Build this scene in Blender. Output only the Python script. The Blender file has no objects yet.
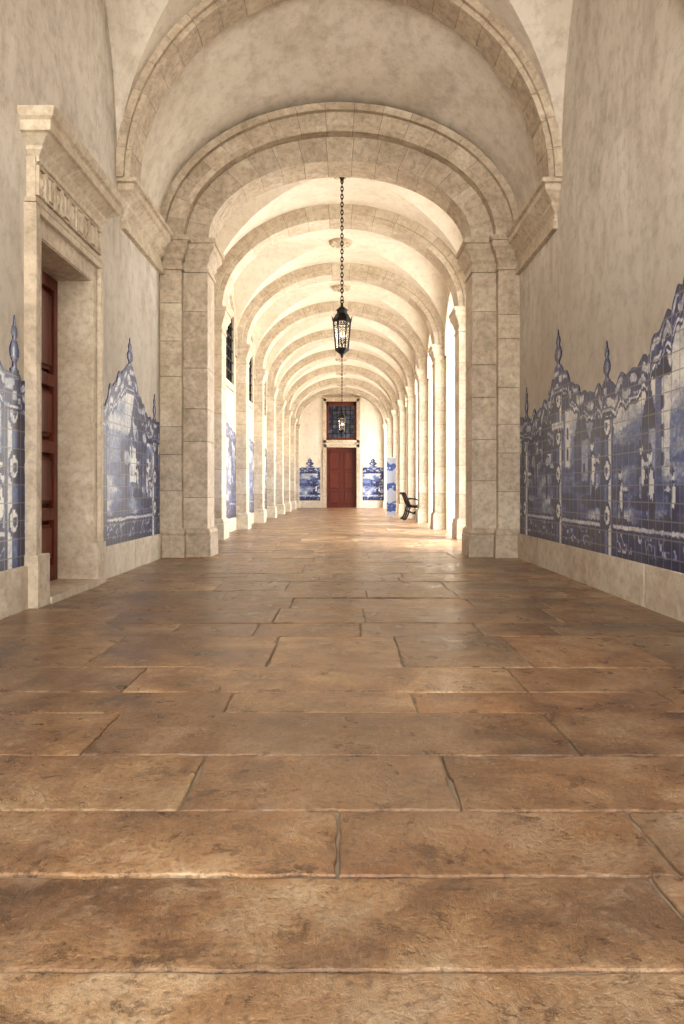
import bpy, bmesh, math, random
import numpy as np
from math import sin, cos, pi, sqrt
from mathutils import Vector, noise
random.seed(7)
S = bpy.context.scene
COL = S.collection
# ------------------------------------------------------------------ nodes
class M:
    def __init__(s, name):
        s.m = bpy.data.materials.new(name); s.m.use_nodes = True
        s.t = s.m.node_tree; s.b = s.t.nodes['Principled BSDF']
        s.L = s.t.links
    def n(s, typ, **kw):
        nd = s.t.nodes.new(typ)
        for k, v in kw.items(): setattr(nd, k, v)
        return nd
    def put(s, sock, v):
        if isinstance(v, bpy.types.NodeSocket): s.L.new(v, sock)
        else: sock.default_value = v
    def math(s, op, a, b=0.0, c=None, clamp=False):
        nd = s.t.nodes.new('ShaderNodeMath'); nd.operation = op; nd.use_clamp = clamp
        s.put(nd.inputs[0], a); s.put(nd.inputs[1], b)
        if c is not None: s.put(nd.inputs[2], c)
        return nd.outputs[0]
    def noise(s, vec, scale, detail=5, rough=.6, dist=0):
        nd = s.t.nodes.new('ShaderNodeTexNoise')
        s.L.new(vec, nd.inputs['Vector'])
        nd.inputs['Scale'].default_value = scale; nd.inputs['Detail'].default_value = detail
        nd.inputs['Roughness'].default_value = rough; nd.inputs['Distortion'].default_value = dist
        return nd.outputs['Fac']
    def ramp(s, fac, stops):
        nd = s.t.nodes.new('ShaderNodeValToRGB'); s.L.new(fac, nd.inputs[0])
        e = nd.color_ramp.elements
        while len(e) < len(stops): e.new(.5)
        for q, (p, c) in zip(e, stops):
            q.position = p; q.color = (c[0], c[1], c[2], 1) if not isinstance(c, (int, float)) else (c, c, c, 1)
        return nd.outputs[0]
    def mix(s, fac, a, b, blend='MIX'):
        nd = s.t.nodes.new('ShaderNodeMix'); nd.data_type = 'RGBA'; nd.blend_type = blend
        s.put(nd.inputs[0], fac)
        for i, v in ((6, a), (7, b)):
            if isinstance(v, bpy.types.NodeSocket): s.L.new(v, nd.inputs[i])
            else: nd.inputs[i].default_value = (*v, 1)
        return nd.outputs[2]
    def obj(s): return s.n('ShaderNodeTexCoord').outputs['Object']
    def island(s): return s.n('ShaderNodeNewGeometry').outputs['Random Per Island']
    def bump(s, h, strength=.3, dist=.01):
        nd = s.t.nodes.new('ShaderNodeBump'); nd.inputs['Strength'].default_value = strength
        nd.inputs['Distance'].default_value = dist; s.L.new(h, nd.inputs['Height'])
        s.L.new(nd.outputs[0], s.b.inputs['Normal'])
    def base(s, v, rough=.7, metal=0):
        s.put(s.b.inputs['Base Color'], v if isinstance(v, bpy.types.NodeSocket) else (*v, 1))
        s.put(s.b.inputs['Roughness'], rough); s.b.inputs['Metallic'].default_value = metal

def mat_plaster(name, c1, c2, stain, amount=.5, damp=0):
    m = M(name); o = m.obj()
    mp = m.n('ShaderNodeMapping'); m.L.new(o, mp.inputs[0]); mp.inputs['Scale'].default_value = (1, 1, .45)
    a = m.noise(mp.outputs[0], .9, 6, .65, .6); b = m.noise(o, 6, 7, .75)
    col = m.mix(m.ramp(a, [(.3, 0), (.7, 1)]), c1, c2)
    st = m.noise(mp.outputs[0], 2.3, 8, .76, .3)
    col = m.mix(m.math('MULTIPLY', m.ramp(st, [(.48, 0), (.70, 1)]), amount), col, stain)
    col = m.mix(m.math('MULTIPLY', m.ramp(b, [(.33, 1), (.52, 0)]), .4), col, stain)
    if damp:
        sp = m.n('ShaderNodeSeparateXYZ'); m.L.new(o, sp.inputs[0])
        h = m.math('ADD', sp.outputs[2], m.math('MULTIPLY', m.math('SUBTRACT', st, .5), 4.0))
        col = m.mix(m.math('MULTIPLY', m.ramp(m.math('DIVIDE', h, 7.0), [(.34, 1), (.50, 0)]), damp), col, stain)
    m.base(col, .85)
    m.bump(m.math('ADD', m.math('MULTIPLY', b, .7), m.noise(o, 45, 3, .6)), .5, .01)
    return m.m
def mat_stone(name, c1, c2, c3, rough=.6):
    m = M(name); o = m.obj()
    a = m.noise(o, 2.6, 6, .65, 1.0); b = m.noise(o, 14, 7, .7)
    col = m.mix(m.ramp(a, [(.3, 0), (.68, 1)]), c1, c2)
    col = m.mix(m.math('MULTIPLY', m.ramp(b, [(.44, 0), (.72, 1)]), .65), col, c3)
    r = m.island()
    col = m.mix(.6, col, m.ramp(r, [(0, .40), (1, .62)]), 'OVERLAY')
    m.base(col, rough)
    m.bump(b, .5, .01)
    return m.m
MP_NEAR = mat_plaster('plaster_aged', (.62, .565, .49), (.84, .80, .73), (.31, .26, .205), .5, .35)
MP_VLT = mat_plaster('plaster_vault', (.66, .60, .51), (.82, .76, .68), (.38, .31, .235), .45)
MP_IN = mat_plaster('plaster_cream', (.78, .71, .60), (.86, .81, .72), (.55, .46, .36), .3)
M_ST = mat_stone('limestone', (.47, .385, .285), (.70, .61, .49), (.25, .19, .13))
M_ST2 = mat_stone('limestone_pale', (.53, .45, .35), (.73, .66, .55), (.34, .265, .19))
mm = M('mortar'); mm.base((.24, .19, .14), .95); M_MOR = mm.m

def mat_floor():
    m = M('worn_paving_stone'); o = m.obj(); r = m.island()
    cv = m.n('ShaderNodeCombineXYZ'); m.L.new(m.math('MULTIPLY', r, 37.0), cv.inputs[2])
    va = m.n('ShaderNodeVectorMath', operation='ADD'); m.L.new(o, va.inputs[0]); m.L.new(cv.outputs[0], va.inputs[1])
    v = va.outputs[0]
    a = m.noise(v, 1.8, 8, .70, .4); b = m.noise(v, 7, 9, .76, .3); c = m.noise(v, 55, 5, .75)
    w = m.noise(o, .6, 6, .65)
    col = m.ramp(a, [(.32, (.085, .045, .022)), (.43, (.20, .11, .053)), (.53, (.32, .205, .112)), (.68, (.48, .39, .285))])
    col = m.mix(m.math('MULTIPLY', m.ramp(b, [(.52, 0), (.64, 1)]), .5), col, (.48, .40, .31))
    col = m.mix(m.math('MULTIPLY', m.ramp(b, [(.33, 1), (.46, 0)]), .8), col, (.065, .034, .018))
    col = m.mix(m.math('MULTIPLY', m.ramp(c, [(.36, 1), (.50, 0)]), .6), col, (.06, .036, .021))
    col = m.mix(m.math('MULTIPLY', m.ramp(c, [(.56, 0), (.70, 1)]), .28), col, (.56, .47, .36))
    tint = m.ramp(r, [(0, (.34, .32, .31)), (.2, (.56, .47, .39)), (.4, (.42, .42, .42)), (.6, (.50, .42, .35)), (.8, (.58, .55, .50)), (1, (.35, .30, .26))])
    col = m.mix(1.0, col, tint, 'OVERLAY')
    col = m.mix(m.math('MULTIPLY', m.ramp(w, [(.43, 0), (.60, 1)]), .5), col, (.11, .072, .047))
    rg = m.math('ADD', m.math('MULTIPLY', b, .7), -.02)
    m.base(col, rg)
    m.put(m.b.inputs['Coat Weight'], m.ramp(a, [(.35, .55), (.6, .1)])); m.b.inputs['Coat Roughness'].default_value = .24
    m.bump(m.math('ADD', m.math('MULTIPLY', a, 1.2), m.math('ADD', m.math('MULTIPLY', b, 1.5), m.math('MULTIPLY', c, .5))), .9, .015)
    return m.m
M_FL = mat_floor()
mm = M('floor_joint'); oo = mm.obj(); mm.base(mm.mix(mm.noise(oo, 12), (.10, .075, .05), (.30, .25, .19)), .95); M_FJ = mm.m

def mat_azulejo(name, axis, bright=1.0, gray=.4):
    """cobalt-on-white painted tiles; 'ink' is the brushwork painted per vertex"""
    m = M(name); o = m.obj()
    sp = m.n('ShaderNodeSeparateXYZ'); m.L.new(o, sp.inputs[0])
    u = sp.outputs[axis]; v = sp.outputs[2]
    cb = m.n('ShaderNodeCombineXYZ'); m.L.new(u, cb.inputs[0]); m.L.new(v, cb.inputs[1])
    q = cb.outputs[0]
    at = m.n('ShaderNodeAttribute', attribute_name='ink')
    c = m.noise(q, 18, 5, .8, .5)
    f = m.math('ADD', at.outputs['Fac'], m.math('MULTIPLY', m.math('SUBTRACT', c, .5), .8))
    blue = m.ramp(f, [(.12, (.008, .014, .065)), (.32, (.025, .045, .18)), (.50, (.10, .155, .35)), (.68, (.42, .46, .56)), (.86, (.82, .82, .79))])
    T = .14
    fu = m.math('FRACT', m.math('DIVIDE', u, T)); fv = m.math('FRACT', m.math('DIVIDE', v, T))
    du = m.math('ABSOLUTE', m.math('SUBTRACT', fu, .5)); dv = m.math('ABSOLUTE', m.math('SUBTRACT', fv, .5))
    g = m.math('GREATER_THAN', m.math('MAXIMUM', du, dv), .46)
    cu = m.n('ShaderNodeCombineXYZ')
    m.L.new(m.math('FLOOR', m.math('DIVIDE', u, T)), cu.inputs[0]); m.L.new(m.math('FLOOR', m.math('DIVIDE', v, T)), cu.inputs[1])
    wn = m.n('ShaderNodeTexWhiteNoise'); m.L.new(cu.outputs[0], wn.inputs[0])
    col = m.mix(.65, blue, m.ramp(wn.outputs[0], [(0, .38), (1, .66)]), 'OVERLAY')
    col = m.mix(m.math('MULTIPLY', m.ramp(m.noise(q, 3.3, 6, .75), [(.45, 0), (.72, 1)]), gray), col, (.22, .20, .18))
    col = m.mix(m.math('MULTIPLY', g, .7), col, (.22, .215, .22))
    if bright != 1: col = m.mix(1.0, col, (bright,)*3, 'MULTIPLY')
    m.base(col, .32)
    m.bump(m.math('SUBTRACT', m.math('MULTIPLY', wn.outputs[0], .5), g), .5, .003)
    return m.m
M_AZ = mat_azulejo('azulejo_tile_side', 1, .95, .35)
M_AZL = mat_azulejo('azulejo_tile_side_left', 1, 1.0, .2)
M_AZF = mat_azulejo('azulejo_tile_end', 0, 1.0, .0)

def mat_wood(name, c1, c2):
    m = M(name); o = m.obj()
    mp = m.n('ShaderNodeMapping'); m.L.new(o, mp.inputs[0]); mp.inputs['Scale'].default_value = (8, 8, .8)
    a = m.noise(mp.outputs[0], 4, 6, .6, .5)
    m.base(m.mix(m.ramp(a, [(.3, 0), (.7, 1)]), c1, c2), .42); m.bump(a, .2, .004); return m.m
M_WD = mat_wood('red_brown_wood', (.10, .018, .009), (.21, .045, .022))
M_WD2 = mat_wood('red_painted_wood', (.10, .016, .008), (.16, .028, .013))
M_WD3 = mat_wood('dark_bench_wood', (.02, .012, .008), (.05, .03, .018))
mm = M('black_iron'); oo = mm.obj(); mm.base(mm.mix(mm.noise(oo, 30), (.008, .008, .008), (.04, .033, .028)), .45, .6); M_IR = mm.m
mm = M('dark_window_glass'); mm.base((.03, .035, .05), .2); M_GL = mm.m
mm = M('blue_window_glass'); oo = mm.obj(); mm.base(mm.mix(mm.ramp(mm.noise(oo, 3), [(.4, 0), (.6, 1)]), (.03, .045, .10), (.12, .16, .25)), .15); M_GLB = mm.m
mm = M('lantern_glass'); mm.base((.85, .80, .68), .08); mm.b.inputs['Transmission Weight'].default_value = .9; mm.b.inputs['Alpha'].default_value = .45; M_LG = mm.m
mm = M('lit_bulb'); mm.base((1, .8, .5), .5); mm.b.inputs['Emission Color'].default_value = (1, .72, .4, 1); mm.b.inputs['Emission Strength'].default_value = 8; M_BU = mm.m
mm = M('courtyard_paving'); oo = mm.obj(); mm.base(mm.mix(mm.noise(oo, 2), (.7, .66, .6), (.82, .79, .73)), .8); M_GR = mm.m
mm = M('banner_print'); oo = mm.obj()
sp = mm.n('ShaderNodeSeparateXYZ'); mm.L.new(oo, sp.inputs[0])
bl = mm.math('GREATER_THAN', mm.math('SINE', mm.math('ADD', mm.math('MULTIPLY', sp.outputs[2], 9.0), mm.math('MULTIPLY', mm.noise(oo, 6), 9.0))), .5)
mm.base(mm.mix(bl, (.50, .57, .72), (.07, .13, .42)), .5); M_BN = mm.m
mm = M('banner_aluminium'); mm.base((.5, .5, .52), .35, .9); M_AL = mm.m

# ------------------------------------------------------------------ geometry helpers
def fin(bm, name, mats, bevel=0, smooth=0, parent=None, recalc=True):
    if recalc: bmesh.ops.recalc_face_normals(bm, faces=bm.faces)
    me = bpy.data.meshes.new(name); bm.to_mesh(me); bm.free()
    for x in mats: me.materials.append(x)
    ob = bpy.data.objects.new(name, me); COL.objects.link(ob)
    if smooth:
        for p in me.polygons: p.use_smooth = True
        me.set_sharp_from_angle(angle=math.radians(smooth))
    if bevel:
        b = ob.modifiers.new('bevel', 'BEVEL'); b.width = bevel; b.segments = 2; b.limit_method = 'ANGLE'; b.angle_limit = math.radians(40)
    if parent: ob.parent = parent
    return ob
def empty(name, loc=(0, 0, 0)):
    e = bpy.data.objects.new(name, None); e.location = loc; e.empty_display_size = .2; COL.objects.link(e); return e
def box(bm, x0, x1, y0, y1, z0, z1, mat=0):
    v = [bm.verts.new(p) for p in ((x0,y0,z0),(x1,y0,z0),(x1,y1,z0),(x0,y1,z0),(x0,y0,z1),(x1,y0,z1),(x1,y1,z1),(x0,y1,z1))]
    for f in ((0,3,2,1),(4,5,6,7),(0,1,5,4),(1,2,6,5),(2,3,7,6),(3,0,4,7)):
        bm.faces.new([v[i] for i in f]).material_index = mat
def loft_rect(bm, x0, x1, y0, y1, prof, mat=0):
    rings = []
    for o, z in prof:
        rings.append([bm.verts.new(p) for p in ((x0-o,y0-o,z),(x1+o,y0-o,z),(x1+o,y1+o,z),(x0-o,y1+o,z))])
    for a, b in zip(rings, rings[1:]):
        for i in range(4):
            bm.faces.new((a[i], a[(i+1)%4], b[(i+1)%4], b[i])).material_index = mat
    bm.faces.new(rings[0][::-1]).material_index = mat; bm.faces.new(rings[-1]).material_index = mat
def hexa(bm, p8, mat=0):
    v = [bm.verts.new(p) for p in p8]
    for f in ((0,3,2,1),(4,5,6,7),(0,1,5,4),(1,2,6,5),(2,3,7,6),(3,0,4,7)):
        bm.faces.new([v[i] for i in f]).material_index = mat
def ring_seg(bm, c, ai, bi, ao, bo, d0, d1, axis, zs, t0, t1, s, mat):
    def P(r, t, d):
        a, b = r; q = c + a*cos(t); z = zs + b*sin(t)
        return (q, d, z) if axis == 'y' else (d, q, z)
    rows = []
    for k in range(s+1):
        t = t0 + (t1-t0)*k/s
        rows.append([bm.verts.new(P(r, t, d)) for r, d in (((ai,bi),d0),((ao,bo),d0),((ao,bo),d1),((ai,bi),d1))])
    for a, b in zip(rows, rows[1:]):
        for i in range(4):
            bm.faces.new((a[i], a[(i+1)%4], b[(i+1)%4], b[i])).material_index = mat
    bm.faces.new(rows[0]).material_index = mat; bm.faces.new(rows[-1][::-1]).material_index = mat
def arch_ring(bm, c, ai, bi, ao, bo, d0, d1, axis, zs, n, gap=.007, ms=0, mm_=1):
    am = (ai+ao)/2
    for i in range(n):
        g = gap/2/am
        ring_seg(bm, c, ai, bi, ao, bo, d0, d1, axis, zs, pi*i/n+g, pi*(i+1)/n-g, 4, ms)
    e = .008
    ring_seg(bm, c, ai+e, bi+e, ao-e, bo-e, d0+e, d1-e, axis, zs, 0, pi, 60, mm_)
def shaft(bm, x0, x1, y0, y1, z0, z1, h=.55, ms=0, mm_=1):
    n = max(1, round((z1-z0)/h)); zz = [z0]
    for i in range(1, n): zz.append(z0+(z1-z0)*(i+random.uniform(-.22, .22))/n)
    zz.append(z1)
    for a, b in zip(zz, zz[1:]): box(bm, x0, x1, y0, y1, a+.003, b-.003, ms)
    e = .007; box(bm, x0+e, x1-e, y0+e, y1-e, z0, z1, mm_)
def profile_wall(bm, pts, d0, d1, ztop, axis):
    for (q0, a), (q1, b) in zip(pts, pts[1:]):
        if axis == 'y':
            hexa(bm, [(q0,d0,a),(q1,d0,b),(q1,d1,b),(q0,d1,a),(q0,d0,ztop),(q1,d0,ztop),(q1,d1,ztop),(q0,d1,ztop)])
        else:
            hexa(bm, [(d0,q0,a),(d0,q1,b),(d1,q1,b),(d1,q0,a),(d0,q0,ztop),(d0,q1,ztop),(d1,q1,ztop),(d1,q0,ztop)])
W = 2.5; SP = 4.45; TOP = 7.35
YB = -1.6
YA = 10.55
ribs = [14.5+3.65*k for k in range(7)]
YF = 39.9
bays = [(11.1, 14.2)] + [(r+.3, r+3.35) for r in ribs[:-1]] + [(ribs[-1]+.3, YF)]
# ------------------------------------------------------------------ floor
bm = bmesh.new()
rows = [(-2.2,-1.7,None),(-1.7,-1.2,None),(-1.2,-.75,None),(-.75,-.3,None),(-.3,.2,None),(.2,.66,None),(.66,1.08,None),
 (1.08,1.47,[-.95,.92]),(1.47,1.83,[-1.05,.78,1.8]),(1.83,2.2,[-1.3,.02,.86,1.75]),(2.2,2.66,[-1.5,-.45,.38,1.35]),
 (2.66,3.17,[-1.9,-.90,.88,1.7]),(3.17,3.5,[-1.6,-.47,.35,1.5]),(3.5,3.98,[-1.95,-1.0,.9,1.9]),(3.98,4.82,[-1.35,-.37,.36,1.05,1.8]),
 (4.82,5.3,None),(5.3,5.95,None)]
y = 5.95
while y < YF+.2:
    h = random.choice([.36,.46,.58,.72,.95]); rows.append((y, y+h, None)); y += h
def slab(bm, x0, x1, y0, y1):
    g = .0025; st = .045 if y0 < 6 else .2
    jt = .010 if y0 < 6 else .005
    base = []
    def edge(a, b):
        n = max(1, int((Vector(b)-Vector(a)).length/st))
        for k in range(n): base.append((a[0]+(b[0]-a[0])*k/n, a[1]+(b[1]-a[1])*k/n))
    a, b, c, d = (x0+g, y0+g), (x1-g, y0+g), (x1-g, y1-g), (x0+g, y1-g)
    edge(a, b); edge(b, c); edge(c, d); edge(d, a)
    cx, cy = (x0+x1)/2, (y0+y1)/2
    hz = random.uniform(-.0025, .0025); tx = random.uniform(-.003, .003); ty = random.uniform(-.005, .005)
    R0, R1, R2, R3 = [], [], [], []
    sd = random.random()*50
    for (px, py) in base:
        n1 = max(0, noise.noise(Vector((px*6+sd, py*6, 0))))*jt*1.1; n2 = max(0, noise.noise(Vector((px*22+sd, py*22, 3))))*jt*1.2
        dx, dy = px-cx, py-cy
        def ins(w):
            wx = w/max(abs(x1-x0)/2, .01); wy = w/max(abs(y1-y0)/2, .01)
            return cx+dx*(1-wx), cy+dy*(1-wy)
        w = n1+n2
        z = hz+tx*dx+ty*dy
        for R, ww, zz in ((R0, w, -.06), (R1, w, z-.006), (R2, w+.003, z-.0015), (R3, w+.010, z)):
            X, Y = ins(ww); R.append(bm.verts.new((X, Y, zz)))
    n = len(base)
    for A, B in ((R0, R1), (R1, R2), (R2, R3)):
        for i in range(n): bm.faces.new((A[i], A[(i+1)%n], B[(i+1)%n], B[i]))
    bm.faces.new(R3)
for y0, y1, js in rows:
    if js is None:
        js = []; x = -3.2 + random.uniform(.3, 1.2)
        while x < 3.0: js.append(x); x += random.uniform(.5, 1.6)
    far = 3.3 if y0 > 10.5 else 2.62
    xs = [-2.85] + [j for j in js if -2.6 < j < far-.3] + [far]
    for a, b in zip(xs, xs[1:]): slab(bm, a, b, y0, y1)
box(bm, -3.2, 3.3, -2.2, YF+.8, -.2, -.011, 1)
fl = fin(bm, 'floor', [M_FL, M_FJ])
bm = bmesh.new(); box(bm, -40, 60, -60, 80, -.5, -.21)
fin(bm, 'courtyard_ground', [M_GR])
# ------------------------------------------------------------------ near walls
D0, D1, DZ = 6.17, 7.44, 3.02
bm = bmesh.new()
box(bm, -3.2, -W, YB, D0, -.05, TOP); box(bm, -3.2, -W, D1, 11.0, -.05, TOP); box(bm, -3.2, -W, D0, D1, DZ, TOP)
box(bm, -3.3, -3.0, D0-.3, D1+.3, -.05, DZ+.3)
fin(bm, 'wall_left', [MP_NEAR])
bm = bmesh.new(); box(bm, W, 3.2, YB, 11.0, -.05, TOP)
fin(bm, 'wall_right', [MP_NEAR])
OR = 1.36
def arcade(name, s, mat, filled):
    bm = bmesh.new(); x0, x1 = sorted((s*W, s*3.0))
    ys = [11.0]
    for b0, b1 in bays:
        yc = (b0+b1)/2; r = OR
        prev = ys[-1]
        arc = [(yc-r*cos(pi*k/28), 4.1+r*sin(pi*k/28)) for k in range(29)]
        box(bm, x0, x1, prev, yc-r, -.05, TOP)
        profile_wall(bm, arc, x0, x1, TOP, 'x')
        ys.append(yc+r)
    box(bm, x0, x1, ys[-1], YF+.4, -.05, TOP)
    if filled:
        a, b = sorted((s*2.52, s*2.9)); box(bm, a, b, 11.0, YF, -.05, 6)
    return fin(bm, name, [mat])
arcade('wall_left_arcade', -1, MP_IN, True); arcade('wall_right_arcade', 1, MP_IN, False)
bm = bmesh.new()
DX, DH = .80, 3.2
WX0, WX1, WZ0, WZ1 = -.82, .82, 3.6, 5.65
box(bm, -3.2, -DX, YF, YF+.5, -.05, TOP); box(bm, DX, 3.2, YF, YF+.5, -.05, TOP)
box(bm, -DX, DX, YF, YF+.5, DH, WZ0); box(bm, -DX, DX, YF, YF+.5, WZ1, TOP)
box(bm, -1.5, 1.5, YF+.42, YF+.6, -.05, TOP)
fin(bm, 'wall_far', [MP_IN])
bm = bmesh.new(); box(bm, -3.4, 3.4, YB, YF+.6, TOP-.02, TOP+.3); fin(bm, 'roof_light_block', [M_ST])  # unseen slab added above the vaults to block light leaks
# ------------------------------------------------------------------ vaults (ceiling)
def groin(bm, y0, y1, a, H, zs, N=44):
    yc, b = (y0+y1)/2, (y1-y0)/2
    g = [[bm.verts.new((-a*cos(pi*i/N), yc-b*cos(pi*j/N), zs+H*max(sin(pi*i/N), sin(pi*j/N)))) for j in range(N+1)] for i in range(N+1)]
    for i in range(N):
        for j in range(N):
            q = (g[i][j], g[i+1][j], g[i+1][j+1], g[i][j+1])
            up = (i < N/2) == (j < N/2)
            if up: bm.faces.new((q[0],q[1],q[2])); bm.faces.new((q[0],q[2],q[3]))
            else: bm.faces.new((q[0],q[1],q[3])); bm.faces.new((q[1],q[2],q[3]))
def barrel(bm, y0, y1, a, H, zs, N=60, H2=None, n=1):
    H2 = H if H2 is None else H2
    def hh(k):
        t = k/n; t = t*t*(3-2*t); return H+(H2-H)*t
    p = [[bm.verts.new((-a*cos(pi*i/N), y0+(y1-y0)*k/n, zs+hh(k)*sin(pi*i/N))) for k in range(n+1)] for i in range(N+1)]
    for i in range(N):
        for k in range(n): bm.faces.new((p[i][k], p[i+1][k], p[i+1][k+1], p[i][k+1]))
RB = 8.45
bm = bmesh.new()
groin(bm, 5.3, RB, W+.01, 2.5, SP)
barrel(bm, RB, 10.6, W+.01, 2.5, SP, 60, 1.86, 12); barrel(bm, YB, 5.3, W+.01, 2.5, SP)
fin(bm, 'ceiling', [MP_VLT], smooth=25, recalc=False)
bm = bmesh.new()
for b0, b1 in bays: groin(bm, b0, b1, W+.01, 1.95, 4.4, 36)
for r in ribs: barrel(bm, r-.3, r+.3, W+.01, 1.95, 4.4)
fin(bm, 'ceiling_arcade', [MP_IN], smooth=25, recalc=False)
bm = bmesh.new()
pts = [(2.5*-cos(pi*k/60)*.97, SP+1.82*.95*sin(pi*k/60)) for k in range(61)]
profile_wall(bm, pts, YA+.02, 11.1, TOP, 'y')
fin(bm, 'wall_tympanum', [MP_NEAR])
# ------------------------------------------------------------------ stone arches
CAP = [(0,0),(.02,.0),(.02,.05),(0,.05),(0,.12),(.03,.16),(.03,.2),(.07,.27),(.10,.30),(.10,.38),(.13,.38),(.13,.45),(0,.45)]
BASE = [(.05,-.03),(.05,.30),(.035,.30),(.045,.34),(.03,.38),(.0,.40)]
def cap(z, k=1, f=1): return [(o*f, z+h*k) for o, h in CAP]
bm = bmesh.new()
arch_ring(bm, 0, 2.2, 1.5, 2.5, 1.82, 10.42, 10.9, 'y', SP, 19)
arch_ring(bm, 0, 2.16, 1.46, 2.24, 1.54, 10.38, 10.6, 'y', SP, 19)
arch_ring(bm, 0, 1.85, 1.12, 2.2, 1.5, 10.55, 11.1, 'y', SP, 17)
arch_ring(bm, 0, 2.42, 1.74, 2.52, 1.84, 10.34, 10.6, 'y', SP, 19)
fin(bm, 'entrance_arch', [M_ST, M_MOR], smooth=30)
for s in (-1, 1):
    bm = bmesh.new()
    a, b = sorted((s*2.6, s*2.2)); shaft(bm, a, b, 10.42, 10.9, .35, 4.0, .55)
    loft_rect(bm, a, b, 10.42, 10.9, cap(4.0)); loft_rect(bm, a, b, 10.42, 10.9, BASE)
    a, b = sorted((s*2.6, s*1.86)); shaft(bm, a, b, 10.55, 11.1, .35, 4.0, .6)
    loft_rect(bm, a, b, 10.55, 11.1, cap(4.0)); loft_rect(bm, a, b, 10.55, 11.1, BASE)
    fin(bm, 'stone_pier', [M_ST, M_MOR], bevel=.006)
for (ya, yb) in ((RB, RB+.42), (4.88, 5.3)):
    bm = bmesh.new(); arch_ring(bm, 0, 2.36, 2.36, 2.52, 2.52, ya, yb, 'y', SP, 23)
    arch_ring(bm, 0, 2.42, 2.42, 2.52, 2.52, ya-.05, yb+.05, 'y', SP, 23)
    fin(bm, 'vault_rib', [M_ST, M_MOR], smooth=30)
CORN = [(0,0),(.03,.0),(.03,.10),(.0,.12),(.0,.2),(.05,.26),(.05,.30),(.12,.38),(.15,.40),(.15,.47),(.19,.48),(.19,.53),(0,.53)]
for s in (-1, 1):
    for (ya, yb) in ((RB+.16, 10.5), (YB, 5.0)):
        bm = bmesh.new(); a, b = sorted((s*2.7, s*2.47))
        loft_rect(bm, a, b, ya, yb, [(o, 3.93+h) for o, h in CORN])
        fin(bm, 'impost_cornice', [M_ST], bevel=.005)
PI_ = 2.25
for r in ribs + [YF-.05]:
    w = .27; bm = bmesh.new()
    arch_ring(bm, 0, PI_-.01, 1.68, 2.5, 1.98, r-w, r+w, 'y', 4.4, 17)
    arch_ring(bm, 0, PI_+.1, 1.78, 2.52, 2.0, r-w-.05, r+w+.05, 'y', 4.4, 17)
    fin(bm, 'transverse_arch', [M_ST2, M_MOR], smooth=30)
    for s in (-1, 1):
        bm = bmesh.new(); a, b = sorted((s*2.6, s*PI_))
        shaft(bm, a, b, r-w, r+w, .35, 3.95, .55)
        loft_rect(bm, a, b, r-w, r+w, cap(3.95, 1, .8)); loft_rect(bm, a, b, r-w, r+w, BASE)
        fin(bm, 'stone_pilaster', [M_ST2, M_MOR], bevel=.006)
for s in (-1, 1):
    for b0, b1 in bays:
        yc = (b0+b1)/2; bm = bmesh.new()
        a, b = sorted((s*2.45, s*3.04))
        arch_ring(bm, yc, OR-.03, OR-.03, OR+.2, OR+.2, a, b, 'x', 4.1, 11)
        fin(bm, 'wall_arch', [M_ST2, M_MOR], smooth=30)
# ------------------------------------------------------------------ baseboards
def bb(name, x0, x1, y0, y1, z=.34):
    bm = bmesh.new()
    if x1-x0 < y1-y0:
        n = max(1, round((y1-y0)/1.1))
        for i in range(n): box(bm, x0, x1, y0+(y1-y0)*i/n+.003, y0+(y1-y0)*(i+1)/n-.003, -.04, z)
    else: box(bm, x0, x1, y0, y1, -.04, z)
    fin(bm, name, [M_ST2], bevel=.008)
bb('baseboard_left', -2.6, -2.46, YB, D0-.2); bb('baseboard_left', -2.6, -2.46, D1+.22, 10.4)
bb('baseboard_right', 2.46, 2.6, YB, 10.4)
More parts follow.
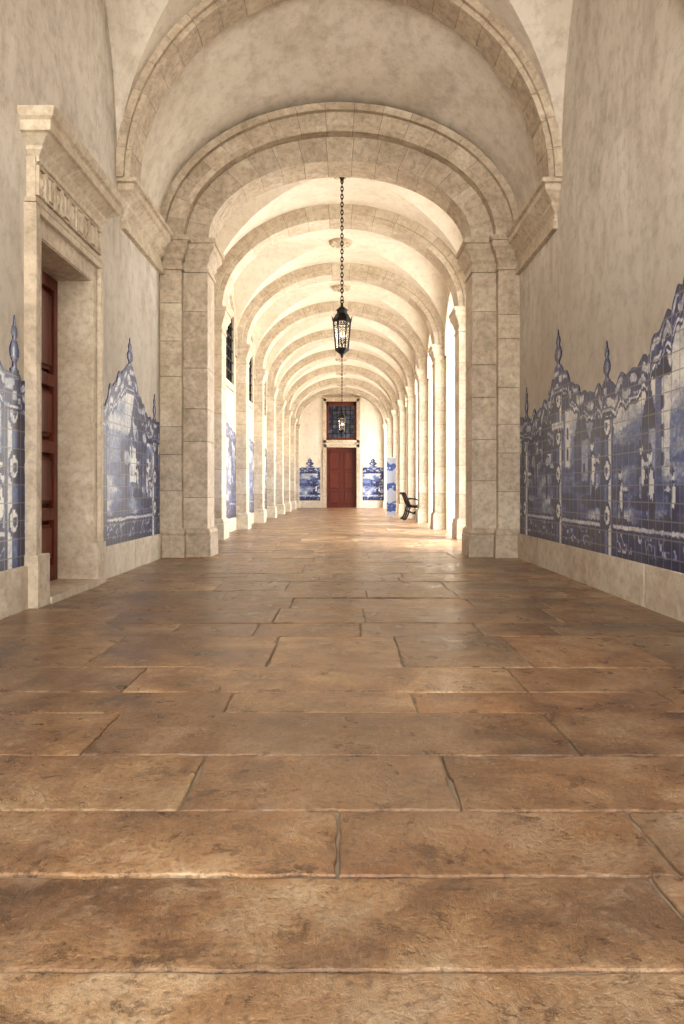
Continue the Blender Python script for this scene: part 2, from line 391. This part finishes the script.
# ------------------------------------------------------------------ azulejo panels
RES = .02
class Paint:
    """brushwork of a tile panel: value 0 = cobalt, 1 = white glaze"""
    def __init__(s, a, b, z0, z1, seed):
        s.a, s.z0 = a, z0; s.w = int((b-a)/RES)+2; s.h = int((z1-z0)/RES)+2
        s.Y, s.Z = np.meshgrid(a+np.arange(s.w)*RES, z0+np.arange(s.h)*RES)
        s.r = np.random.RandomState(seed); s.im = np.full((s.h, s.w), .82)
    def fn(s, sy, sz, oct=3):
        out = np.zeros_like(s.im); amp = 1; tot = 0
        for o in range(oct):
            gy, gz = int(s.w*RES/sy)+3, int(s.h*RES/sz)+3
            g = s.r.rand(gz, gy)
            yy = (s.Y-s.a)/sy; zz = (s.Z-s.z0)/sz
            i = np.clip(yy.astype(int), 0, gy-2); j = np.clip(zz.astype(int), 0, gz-2)
            fy = yy-i; fz = zz-j; fy = fy*fy*(3-2*fy); fz = fz*fz*(3-2*fz)
            out += amp*((g[j, i]*(1-fy)+g[j, i+1]*fy)*(1-fz)+(g[j+1, i]*(1-fy)+g[j+1, i+1]*fy)*fz)
            tot += amp; amp *= .55; sy /= 2; sz /= 2
        return out/tot
    def put(s, m, v, op=1.0): s.im = np.where(m, s.im*(1-op)+v*op, s.im)
    def ell(s, c, z, ry, rz, v, op=1.): s.put(((s.Y-c)/ry)**2+((s.Z-z)/rz)**2 < 1, v, op)
    def rect(s, a, b, z0, z1, v, op=1.): s.put((s.Y > a) & (s.Y < b) & (s.Z > z0) & (s.Z < z1), v, op)
    def tri(s, c, hw, z0, z1, v, op=1.):
        s.put((s.Z > z0) & (s.Z < z1) & (np.abs(s.Y-c) < hw*(z1-s.Z)/(z1-z0)), v, op)
    def tower(s, c, w, z0, h):
        v = s.r.uniform(.6, .9)
        s.rect(c-w/2, c+w/2, z0, z0+h, v); s.rect(c, c+w/2, z0, z0+h, v-.35); s.rect(c-w/2-.03, c+w/2+.03, z0+h, z0+h+.05, .12)
        s.tri(c, w/2, z0+h+.05, z0+h+.05+w*1.2, .2)
        n = max(1, int(w/.16)); k = int(h/.22)
        for i in range(n):
            for j in range(k):
                cc = c-w/2+w*(i+.5)/n; s.rect(cc-.03, cc+.03, z0+.08+j*.22, z0+.19+j*.22, .08)
    def tree(s, c, z0, h, w):
        s.rect(c-.03, c+.03, z0, z0+h, .08)
        for _ in range(26):
            dy = s.r.normal(0, w*.4); dz = s.r.uniform(-.35, .35)*h
            s.ell(c+dy, z0+h+dz, s.r.uniform(.05, .13), s.r.uniform(.04, .09), s.r.choice([.02, .1, .2, .42, .75]), .85)
    def figure(s, c, z0, h):
        s.ell(c, z0+h*.40, h*.17, h*.42, .08); s.ell(c-h*.05, z0+h*.5, h*.08, h*.24, .92); s.ell(c+h*.06, z0+h*.25, h*.05, h*.2, .6)
        s.ell(c, z0+h*.88, h*.075, h*.1, .9); s.ell(c+h*.02, z0+h*.96, h*.09, h*.06, .08)
        d = s.r.choice([-1, 1]); s.ell(c+d*h*.2, z0+h*.62, h*.15, h*.05, .8); s.ell(c+d*h*.22, z0+h*.57, h*.14, h*.025, .1)
    def scene(s, top, cols, dens=1.0, foot=True):
        a, b = s.a, s.a+(s.w-1)*RES; R = s.r.uniform
        s.im = .70+.8*(s.fn(.8, .3, 4)-.42)
        s.put(s.Z < 1.35+.35*s.fn(1.2, 5, 2), .52); s.put(s.Z < 1.12+.3*s.fn(.8, 5, 2), .36)
        s.im = np.where(s.Z < 1.15, .37+.95*(s.fn(.35, .12, 4)-.40), s.im)
        n = int((b-a)*1.3*dens)
        for _ in range(n): s.tower(R(a, b), R(.25, .6), R(1.0, 1.2), R(.3, .8))
        for _ in range(int((b-a)*1.3*dens)): s.tree(R(a, b), R(.75, 1.1), R(.45, .9), R(.25, .5))
        for _ in range(int((b-a)*1.6*dens)):
            c = R(a, b); z = R(.55, .95); s.ell(c, z, R(.15, .35), .07, .05, .8); s.figure(c, z, R(.38, .66))
        if foot:
            ph = 6*s.fn(.5, .3, 3)
            q = np.sin(s.Y*13+ph*2)*np.cos((s.Z-.5)*20+ph*3)
            s.put(s.Z < .60, .16); s.put((s.Z < .58) & (q > .2), .66); s.put((s.Z < .58) & (q > .62), .22)
            s.put((s.Z > .60) & (s.Z < .63), .75); s.put((s.Z > .63) & (s.Z < .66), .05)
            s.put((s.Z < s.z0+.05), .1)
        for c in cols:
            w = .17
            s.rect(c-w, c+w, .3, 3.2, .20); s.rect(c-w+.03, c-.05, .3, 3.2, .82); s.rect(c-.03, c+.05, .3, 3.2, .45); s.rect(c+w-.05, c+w, .3, 3.2, .02)
            for z in np.arange(.7, 2.4, .42):
                s.ell(c, z, .12, .13, .05); s.ell(c-.02, z, .075, .085, .88); s.ell(c, z, .03, .04, .2)
            s.rect(c-w-.06, c+w+.06, 1.62, 1.72, .8); s.rect(c-w-.06, c+w+.06, 1.58, 1.62, .05)
        tt = np.interp(s.Y[0], [p[0] for p in top], [p[1] for p in top])[None, :]
        d = tt-s.Z
        ph = 5*s.fn(.4, .3, 3)
        q = np.sin(s.Y*18+ph*2)*np.sin(d*34+ph)
        s.put(d < .24, .16, .85); s.put((d < .22) & (d > .04) & (q > .1), .78, .9); s.put((d > .24) & (d < .27), .8, .7); s.put((d > .27) & (d < .30), .05)
        s.im = np.clip(s.im+.25*(s.fn(.3, .3, 3)-.5), 0, 1)
    def at(s, y, z):
        i = min(max(int(round((y-s.a)/RES)), 0), s.w-1); j = min(max(int(round((z-s.z0)/RES)), 0), s.h-1)
        return float(s.im[j, i])
FIN = [(1,0),(1,.08),(.45,.12),(.4,.2),(.95,.3),(1.05,.42),(.6,.55),(.35,.6),(.6,.68),(.5,.78),(.2,.84),(.12,.93),(.02,1)]
def panel(name, plane, df, db, mat, z0, parts, cols=(), seed=1, step=.02, dens=1.0, foot=True):
    pts = []; fins = []
    for p in parts:
        if p[0] == 's':
            _, a, za, b, zb, n, amp = p
            N = max(2, n*8)
            for k in range(N+1):
                t = k/N
                z = za+(zb-za)*t + amp*abs(sin(pi*t*n))*(1 if (int(t*n) % 2 == 0) else .5) + .05*noise.noise(Vector((t*n*2.3+a*3, za, 2)))
                pts.append((a+(b-a)*t+k*1e-5, z))
        else:
            _, c, zb, h, w = p; fins.append(p); pts += [(c-w*1.3, zb), (c+w*1.3, zb)]
    pts.sort()
    py = [p[0] for p in pts]; pz = [p[1] for p in pts]
    zt = max(pz)+.1
    P = Paint(py[0], py[-1], z0, zt, seed); P.scene(pts, cols, dens, foot)
    V, F, Cc = [], [], []
    def add(q, z, d, c): V.append((d, q, z) if plane == 'x' else (q, d, z)); Cc.append(c); return len(V)-1
    n = max(2, int((py[-1]-py[0])/step)); m = int((zt-z0)/step)
    prev = None
    for i in range(n+1):
        q = py[0]+(py[-1]-py[0])*i/n; t = float(np.interp(q, py, pz)); colm = []
        for j in range(m+1):
            z = z0+(t-z0)*j/m; colm.append(add(q, z, df, P.at(q, z)))
        colm.append(add(q, t, db, .5))
        if prev:
            for j in range(m+1): F.append((prev[j], colm[j], colm[j+1], prev[j+1]))
        prev = colm
    for _, c, zb, h, w in fins:
        last = None
        for k, (ww, hh) in enumerate(FIN):
            z = zb-.01+h*hh; vals = (.15, .75, .3, .15) if k % 3 else (.1, .35, .2, .1)
            row = [add(c-w*ww, z, db, .2)]+[add(c+w*ww*t, z, df-.0005*(1 if df > db else -1), v) for t, v in zip((-1, -.35, .35, 1), vals)]+[add(c+w*ww, z, db, .2)]
            if last:
                for j in range(5): F.append((last[j], row[j], row[j+1], last[j+1]))
            last = row
    me = bpy.data.meshes.new(name); me.from_pydata(V, [], F)
    at = me.attributes.new('ink', 'FLOAT', 'POINT'); at.data.foreach_set('value', Cc)
    me.materials.append(mat)
    ob = bpy.data.objects.new(name, me); COL.objects.link(ob)
    return ob
panel('azulejo_panel', 'x', 2.49, 2.505, M_AZ, .34, [
 ('s',-1.5,2.2,.6,2.2,5,.05),('s',.6,2.2,1.9,2.75,4,.06),('f',2.2,2.75,.4,.1),('s',2.4,2.75,3.6,2.3,4,.06),
 ('s',3.6,2.3,4.5,2.35,3,.06),('f',4.78,2.42,.42,.1),('s',4.95,2.44,5.25,2.50,1,.08),('s',5.25,2.54,5.6,2.34,2,.08),
 ('s',5.6,2.26,6.0,2.10,2,.08),('s',6.0,1.99,6.75,1.88,3,.08),('f',6.98,1.94,.40,.085),('s',7.1,1.88,7.75,1.90,3,.07),
 ('s',7.75,1.96,8.1,2.10,2,.06),('s',8.1,2.12,8.35,2.26,1,.06),('f',8.55,2.32,.46,.13),('s',8.72,2.20,9.0,2.04,2,.06),
 ('s',9.0,1.98,9.75,1.86,3,.08),('f',10.02,1.90,.42,.08),('s',10.14,1.88,10.36,1.92,1,.04)], (2.2, 4.78, 6.98, 8.55, 10.1), 3)
panel('azulejo_panel', 'x', -2.49, -2.505, M_AZL, .34, [
 ('s',-1.5,2.2,2.5,2.2,8,.05),('s',2.5,2.2,3.6,2.6,4,.06),('s',3.6,2.6,4.6,2.15,4,.06),('s',4.6,2.1,5.2,2.02,3,.06),
 ('s',5.2,2.05,5.6,1.84,2,.06),('f',5.78,1.84,.46,.075),('s',5.88,1.8,5.96,1.8,1,.0)], (2.5, 4.1, 5.78), 5)
panel('azulejo_panel', 'x', -2.49, -2.505, M_AZL, .34, [
 ('s',7.67,1.82,7.74,1.82,1,0),('f',7.86,1.86,.38,.07),('s',7.96,1.82,8.1,1.92,1,.03),('s',8.1,2.02,8.4,2.14,2,.05),
 ('s',8.4,2.18,8.72,2.34,2,.06),('f',8.93,2.40,.36,.11),('s',9.08,2.34,9.3,2.14,1,.06),('s',9.3,2.09,9.6,1.98,2,.05),
 ('s',9.6,1.90,9.95,1.86,2,.04),('f',10.1,1.88,.36,.07),('s',10.2,1.86,10.36,1.86,1,0)], (7.86, 10.1), 8)
for i, (b0, b1) in enumerate(bays):
    yc = (b0+b1)/2
    panel('azulejo_panel', 'x', -2.49, -2.515, M_AZL, .3, [('s',yc-1.5,2.22,yc-.15,2.4,3,.05),('f',yc,2.4,.35,.1),('s',yc+.15,2.4,yc+1.5,2.22,3,.05)], (yc-1.15,), 20+i, .05)
    bb('baseboard_left', -2.6, -2.475, b0+.05, b1-.05, .3)
for cx in (-1.68, 1.68):
    panel('azulejo_panel', 'y', YF-.02, YF+.005, M_AZF, .38, [('s',cx-.55,2.12,cx-.26,2.14,1,0),('f',cx,2.16,.5,.2),('s',cx+.26,2.14,cx+.55,2.12,1,0)], (), 40, .05, .8)
bb('baseboard_far', -2.1, -1.0, YF-.04, YF+.05, .38); bb('baseboard_far', 1.0, 2.1, YF-.04, YF+.05, .38)
# ------------------------------------------------------------------ near left doorway
bm = bmesh.new()
for (a, b, o) in ((D0-.2, D0, 1), (D1, D1+.2, -1)):
    box(bm, -2.6, -2.44, a, b, -.04, DZ+.215)
    oa, ob_ = (a-.004, a+.07) if o == 1 else (b-.07, b+.004)
    box(bm, -2.59, -2.40, oa, ob_, -.035, DZ+.205)
    box(bm, -2.58, -2.38, a-.022, b+.022, -.03, .42)
    ra, rb = (a+.05, D0+.012) if o == 1 else (D1-.012, b-.05)
    box(bm, -3.05, -2.452, ra, rb, -.02, DZ+.02)
box(bm, -2.595, -2.445, D0-.19, D1+.19, DZ-.003, DZ+.21); box(bm, -2.59, -2.402, D0-.206, D1+.206, DZ+.15, DZ+.212)
box(bm, -3.05, -2.455, D0-.05, D1+.05, DZ-.012, DZ+.04)
box(bm, -2.58, -2.43, D0-.16, D1+.16, DZ+.216, DZ+.60)
loft_rect(bm, -2.57, -2.437, D0-.165, D1+.165, [(0,DZ+.218),(.03,DZ+.222),(.03,DZ+.26),(0,DZ+.27)])
CZ = DZ-.05
loft_rect(bm, -2.63, -2.46, D0-.08, D1+.12, [(0,CZ+.55),(.0,CZ+.60),(.05,CZ+.62),(.05,CZ+.66),(.09,CZ+.70),(.09,CZ+.73),(.17,CZ+.79),(.20,CZ+.80),(.20,CZ+.88),(.23,CZ+.90),(.25,CZ+.95),(.25,CZ+.97),(0,CZ+.99)])
box(bm, -3.0, -2.36, D0+.015, D1-.015, -.04, .06)
L = D1-D0+.32; n = 9
for i in range(n):
    c0 = D0-.16+L*(i+.5)/n; z0, z1 = DZ+.29, DZ+.53; h = L/n*.44
    for (a, b, c, d) in ((c0-h, c0-h+.015, z0, z1), (c0+h-.015, c0+h, z0, z1), (c0-h+.016, c0+h-.016, z0, z0+.015), (c0-h+.016, c0+h-.016, z1-.015, z1)):
        box(bm, -2.45, -2.40, a, b, c, d)
    if i % 2 == 0:
        mt = bmesh.ops.create_uvsphere(bm, u_segments=12, v_segments=8, radius=.042)
        for v in mt['verts']: v.co = Vector((v.co.x*.7-2.43, v.co.y+c0, v.co.z*1.3+(z0+z1)/2))
        for k in range(6):
            an = k*pi/3; q = bmesh.ops.create_uvsphere(bm, u_segments=8, v_segments=6, radius=.024)
            for v in q['verts']: v.co = Vector((v.co.x*.9-2.43, v.co.y+c0+.04*cos(an), v.co.z+(z0+z1)/2+.075*sin(an)))
    else:
        for k in (-1, 0, 1): box(bm, -2.45, -2.395, c0+k*.032-.009, c0+k*.032+.009, z0+.03, z1-.03)
fin(bm, 'door_surround', [M_ST], bevel=.004)
def door_leaf(name, P, w, h, mat, leaves=2, rows=(.06, .33, .38, .68, .73, .96)):
    bm = bmesh.new()
    def bx(u0, u1, d0, d1, z0, z1):
        a = P(u0, d0, z0); b = P(u1, d1, z1)
        lo = [min(a[i], b[i]) for i in range(3)]; hi = [max(a[i], b[i]) for i in range(3)]
        box(bm, lo[0], hi[0], lo[1], hi[1], lo[2], hi[2])
    bx(-w/2, w/2, -.10, -.07, .0, h)
    lw = w/leaves
    for l in range(leaves):
        u0 = -w/2+l*lw; u1 = u0+lw
        bx(u0+.010, u0+.1, -.07, 0, 0, h); bx(u1-.1, u1-.010, -.07, 0, 0, h)
        zs = [0]+[r*h for r in rows]+[h]
        for i in range(0, len(zs), 2): bx(u0+.1, u1-.1, -.07, -.002, zs[i], zs[i+1])
        for i in range(1, len(zs)-1, 2):
            bx(u0+.135, u1-.135, -.07, -.028, zs[i]+.04, zs[i+1]-.04); bx(u0+.17, u1-.17, -.07, .002, zs[i]+.075, zs[i+1]-.075)
        uk = u1-.05 if l == 0 else u0+.05
        bx(uk-.012, uk+.012, 0, .05, h*.33, h*.33+.024)
    return fin(bm, name, [mat], bevel=.004)
yc = (D0+D1)/2
door_leaf('door_1', lambda u, d, z: (-2.78+d, yc+u, z+.06), D1-D0-.03, DZ-.08, M_WD, 2, (.05,.2,.24,.42,.46,.64,.68,.96))
door_leaf('door_2', lambda u, d, z: (u, YF+.22-d, z), DX*2-.02, DH-.02, M_WD2, 2, (.05,.27,.31,.6,.64,.95))
bm = bmesh.new()
for x0, x1, z0, z1 in ((-DX-.2, -DX, -.04, WZ1+.15), (DX, DX+.2, -.04, WZ1+.15), (-DX-.17, DX+.17, DH, DH+.17), (-DX-.17, DX+.17, WZ0-.16, WZ0), (-DX-.17, DX+.17, WZ1, WZ1+.17)):
    box(bm, x0, x1, YF-.07, YF+.1, z0, z1)
box(bm, -DX-.25, DX+.25, YF-.15, YF+.05, WZ1+.17, WZ1+.25)
fin(bm, 'door_surround', [M_ST], bevel=.008)
bm = bmesh.new()
box(bm, WX0, WX1, YF+.2, YF+.22, WZ0, WZ1, 1)
for x0, x1, z0, z1 in ((WX0, WX0+.14, WZ0, WZ1), (WX1-.14, WX1, WZ0, WZ1), (WX0, WX1, WZ0, WZ0+.12), (WX0, WX1, WZ1-.22, WZ1)):
    box(bm, x0, x1, YF+.1, YF+.2, z0, z1, 0)
for k in range(1, 6): x = WX0+.12+(WX1-WX0-.24)*k/6; box(bm, x-.022, x+.022, YF+.14, YF+.2, WZ0, WZ1, 2)
for k in range(1, 7): z = WZ0+.12+(WZ1-WZ0-.34)*k/7; box(bm, WX0+.1, WX1-.1, YF+.15, YF+.2, z-.022, z+.022, 2)
fin(bm, 'window_1', [M_WD2, M_GLB, M_IR])
for i, (b0, b1) in enumerate(bays):
    yc = (b0+b1)/2; bm = bmesh.new(); a, b, z0, z1 = yc-1.0, yc+1.0, 3.35, 4.9
    box(bm, -2.53, -2.505, a, b, z0, z1, 1)
    for p, q, r, s_ in ((a-.14, a, z0-.14, z1+.14), (b, b+.14, z0-.14, z1+.14), (a, b, z0-.14, z0), (a, b, z1, z1+.14)): box(bm, -2.53, -2.46, p, q, r, s_, 0)
    for k in range(1, 7): y = a+(b-a)*k/7; box(bm, -2.51, -2.48, y-.015, y+.015, z0, z1, 2)
    for k in range(1, 6): z = z0+(z1-z0)*k/6; box(bm, -2.51, -2.485, a, b, z-.015, z+.015, 2)
    fin(bm, 'window_%d' % (i+2), [M_ST2, M_GL, M_IR])
# ------------------------------------------------------------------ lantern
def cyl(bm, c, r0, r1, z0, z1, n=6, mat=0, rot=0):
    A = [bm.verts.new((c[0]+r0*cos(2*pi*k/n+rot), c[1]+r0*sin(2*pi*k/n+rot), z0)) for k in range(n)]
    B = [bm.verts.new((c[0]+r1*cos(2*pi*k/n+rot), c[1]+r1*sin(2*pi*k/n+rot), z1)) for k in range(n)]
    for k in range(n): bm.faces.new((A[k], A[(k+1)%n], B[(k+1)%n], B[k])).material_index = mat
    bm.faces.new(A[::-1]).material_index = mat; bm.faces.new(B).material_index = mat
def rod(bm, p, q, r, mat=0, n=6):
    p, q = Vector(p), Vector(q); d = (q-p).normalized(); u = d.orthogonal().normalized(); v = d.cross(u)
    A = [bm.verts.new(p+(u*cos(2*pi*k/n)+v*sin(2*pi*k/n))*r) for k in range(n)]
    B = [bm.verts.new(q+(u*cos(2*pi*k/n)+v*sin(2*pi*k/n))*r) for k in range(n)]
    for k in range(n): bm.faces.new((A[k], A[(k+1)%n], B[(k+1)%n], B[k])).material_index = mat
    bm.faces.new(A[::-1]).material_index = mat; bm.faces.new(B).material_index = mat
def torus(bm, c, R, r, sz, plane, mat=0, n=12, k=6):
    V = []
    for i in range(n):
        t = 2*pi*i/n; row = []
        for j in range(k):
            p = 2*pi*j/k; rr = R+r*cos(p); a = rr*cos(t); z = rr*sin(t)*sz; o = r*sin(p)
            row.append(bm.verts.new((c[0]+(a if plane else o), c[1]+(o if plane else a), c[2]+z)))
        V.append(row)
    for i in range(n):
        for j in range(k):
            bm.faces.new((V[i][j], V[(i+1)%n][j], V[(i+1)%n][(j+1)%k], V[i][(j+1)%k])).material_index = mat
def lantern(y, zc, ztop):
    e = empty('hanging_lantern', (0.03, y, zc))
    bm = bmesh.new(); n = 6
    zb, zt = -.30, .16
    rb, rt = .105, .145
    for k in range(n):
        a = 2*pi*k/n; b = 2*pi*(k+1)/n
        rod(bm, (rb*cos(a), rb*sin(a), zb), (rt*cos(a), rt*sin(a), zt), .012)
        for r, z in ((rb, zb), (rt, zt), (rt-.008, zt-.07)):
            rod(bm, (r*cos(a), r*sin(a), z), (r*cos(b), r*sin(b), z), .010)
    cyl(bm, (0,0), .12, .115, zb-.03, zb); cyl(bm, (0,0), .04, .11, zb-.09, zb-.03); cyl(bm, (0,0), .015, .03, zb-.15, zb-.09)
    cyl(bm, (0,0), .165, .155, zt, zt+.035); cyl(bm, (0,0), .155, .10, zt+.035, zt+.13); cyl(bm, (0,0), .085, .085, zt+.13, zt+.19)
    cyl(bm, (0,0), .11, .04, zt+.19, zt+.25); cyl(bm, (0,0), .025, .02, zt+.25, zt+.32)
    for k in range(n):
        a = 2*pi*k/n; rod(bm, (.155*cos(a), .155*sin(a), zt+.02), (.17*cos(a), .17*sin(a), zt+.09), .008)
    fin(bm, 'frame', [M_IR], parent=e)
    bm = bmesh.new(); cyl(bm, (0,0), rb-.006, rt-.006, zb+.005, zt-.005)
    fin(bm, 'glass', [M_LG], parent=e)
    bm = bmesh.new()
    cyl(bm, (0,0), .012, .012, zb, zb+.14, 8, 0)
    for k in range(3):
        a = 2*pi*k/3; cyl(bm, (.035*cos(a), .035*sin(a)), .011, .011, zb+.08, zb+.2, 8, 0)
        cyl(bm, (.035*cos(a), .035*sin(a)), .013, .004, zb+.2, zb+.27, 8, 1)
        rod(bm, (0, 0, zb+.06), (.035*cos(a), .035*sin(a), zb+.09), .006, 0)
    fin(bm, 'candle_bulbs', [M_IR, M_BU], parent=e)
    bm = bmesh.new(); z = zt+.34; i = 0; zt2 = ztop-zc
    torus(bm, (0,0,z), .03, .007, 1.0, True); z += .05
    while z < zt2-.05:
        torus(bm, (0, 0, z), .021, .0075, 1.9, i % 2 == 0); z += .066; i += 1
    cyl(bm, (0,0), .02, .05, zt2-.12, zt2-.05, 12)
    fin(bm, 'chain', [M_IR], parent=e)
ZR = 6.35
def rosette(y):
    bm = bmesh.new()
    for a, b, z0, z1 in ((.14, .24, ZR-.09, ZR-.05), (.24, .27, ZR-.05, ZR+.02), (.05, .1, ZR-.13, ZR-.09)): cyl(bm, (0, y), a, b, z0, z1, 20)
    for k in range(10):
        an = 2*pi*k/10; q = bmesh.ops.create_uvsphere(bm, u_segments=8, v_segments=6, radius=.055)
        for v in q['verts']: v.co = Vector((v.co.x+.19*cos(an), v.co.y+y+.19*sin(an), v.co.z*.6+ZR-.06))
    fin(bm, 'vault_rosette', [M_ST], smooth=40)
for b0, b1 in bays: rosette((b0+b1)/2)
by = [(a+b)/2 for a, b in bays]
lantern(by[0], 3.62, ZR-.08); lantern(by[4], 3.4, ZR-.08)
# ------------------------------------------------------------------ garden bench facing the cloister (back towards the hall)
bm = bmesh.new()
X0, Y0 = 1.97, 23.3; LB = 1.3
def curve_rod(pts, y, r):
    for p, q in zip(pts, pts[1:]): rod(bm, (X0+p[0], y, p[1]), (X0+q[0], y, q[1]), r, 0, 8)
for yy in (Y0, Y0+LB/2, Y0+LB):
    curve_rod([(.20,.43),(.13,.55),(.08,.70),(.03,.82),(-.01,.86),(-.04,.84),(-.03,.80)], yy, .024)
    curve_rod([(.20,.43),(.14,.33),(.13,.22),(.08,.10),(.02,.02),(-.03,.02)], yy, .026)
    curve_rod([(.58,.42),(.60,.34),(.55,.24),(.55,.14),(.59,.05),(.64,.02)], yy, .026)
    curve_rod([(.18,.42),(.38,.40),(.58,.43),(.62,.46)], yy, .022)
    curve_rod([(.14,.30),(.24,.22),(.36,.19),(.47,.22),(.55,.30)], yy, .018)
    if yy != Y0+LB/2: curve_rod([(.10,.64),(.2,.67),(.36,.66),(.5,.63),(.57,.57),(.55,.50),(.58,.43)], yy, .022)
for k in range(6):
    x = .21+k*.072; z = .425+.012*((k-2.5)/2.5)**2
    box(bm, X0+x-.03, X0+x+.03, Y0-.06, Y0+LB+.06, z+.015, z+.042, 1)
for k in range(5):
    t = k/4; x = .165-.13*t; z = .50+.30*t
    hexa(bm, [(X0+x+.012, Y0-.06, z-.03), (X0+x+.032, Y0-.06, z-.022), (X0+x+.032, Y0+LB+.06, z-.022), (X0+x+.012, Y0+LB+.06, z-.03),
              (X0+x-.012, Y0-.06, z+.03), (X0+x+.010, Y0-.06, z+.038), (X0+x+.010, Y0+LB+.06, z+.038), (X0+x-.012, Y0+LB+.06, z+.03)], 1)
fin(bm, 'garden_bench', [M_IR, M_WD3])
# roll-up banner
bm = bmesh.new(); bx_, by_ = 1.74, 26.0
box(bm, bx_-.16, bx_+.16, by_-.004, by_+.004, .12, 2.05, 0)
box(bm, bx_-.18, bx_+.18, by_-.05, by_+.05, .04, .12, 1); box(bm, bx_-.17, bx_+.17, by_-.015, by_+.015, 2.04, 2.08, 1)
rod(bm, (bx_, by_+.03, .1), (bx_, by_+.02, 2.05), .012, 1)
for sx in (-1, 1): box(bm, bx_+sx*.1-.02, bx_+sx*.1+.02, by_-.16, by_+.16, 0, .04, 1)
fin(bm, 'roll_up_banner', [M_BN, M_AL])
# ------------------------------------------------------------------ light
w = bpy.data.worlds.new('sky'); S.world = w; w.use_nodes = True
bg = w.node_tree.nodes['Background']; bg.inputs[0].default_value = (1, .975, .935, 1); bg.inputs[1].default_value = 6.6
def area(name, loc, rot, sx, sy, power, col):
    l = bpy.data.lights.new(name, 'AREA'); l.shape = 'RECTANGLE'; l.size = sx; l.size_y = sy; l.energy = power; l.color = col
    o = bpy.data.objects.new(name, l); o.location = loc; o.rotation_euler = rot; COL.objects.link(o); return o
area('rear_fill', (0, YB-.3, 3.4), (math.radians(90), 0, pi), 4.6, 5.5, 1150, (1, .95, .875))  # added fill lamp behind the camera, brightens the near hall
sl = bpy.data.lights.new('sun', 'SUN'); sl.energy = 9; sl.angle = math.radians(14); sl.color = (1, .96, .9)
so = bpy.data.objects.new('sun', sl); so.rotation_euler = Vector((-.42, .22, -.85)).to_track_quat('-Z', 'Y').to_euler(); COL.objects.link(so)
# ------------------------------------------------------------------ camera
c = bpy.data.cameras.new('camera'); c.sensor_width = 36; c.lens = 36*750/1024; c.shift_y = -22/1024; c.clip_end = 300
co = bpy.data.objects.new('camera', c); co.location = (.03, 0, .94); co.rotation_euler = (math.radians(90), 0, 0); COL.objects.link(co)
S.camera = co
S.view_settings.view_transform = 'Standard'
try: S.view_settings.look = 'Medium High Contrast'
except Exception as e: print('look', e)
S.view_settings.exposure = -.12
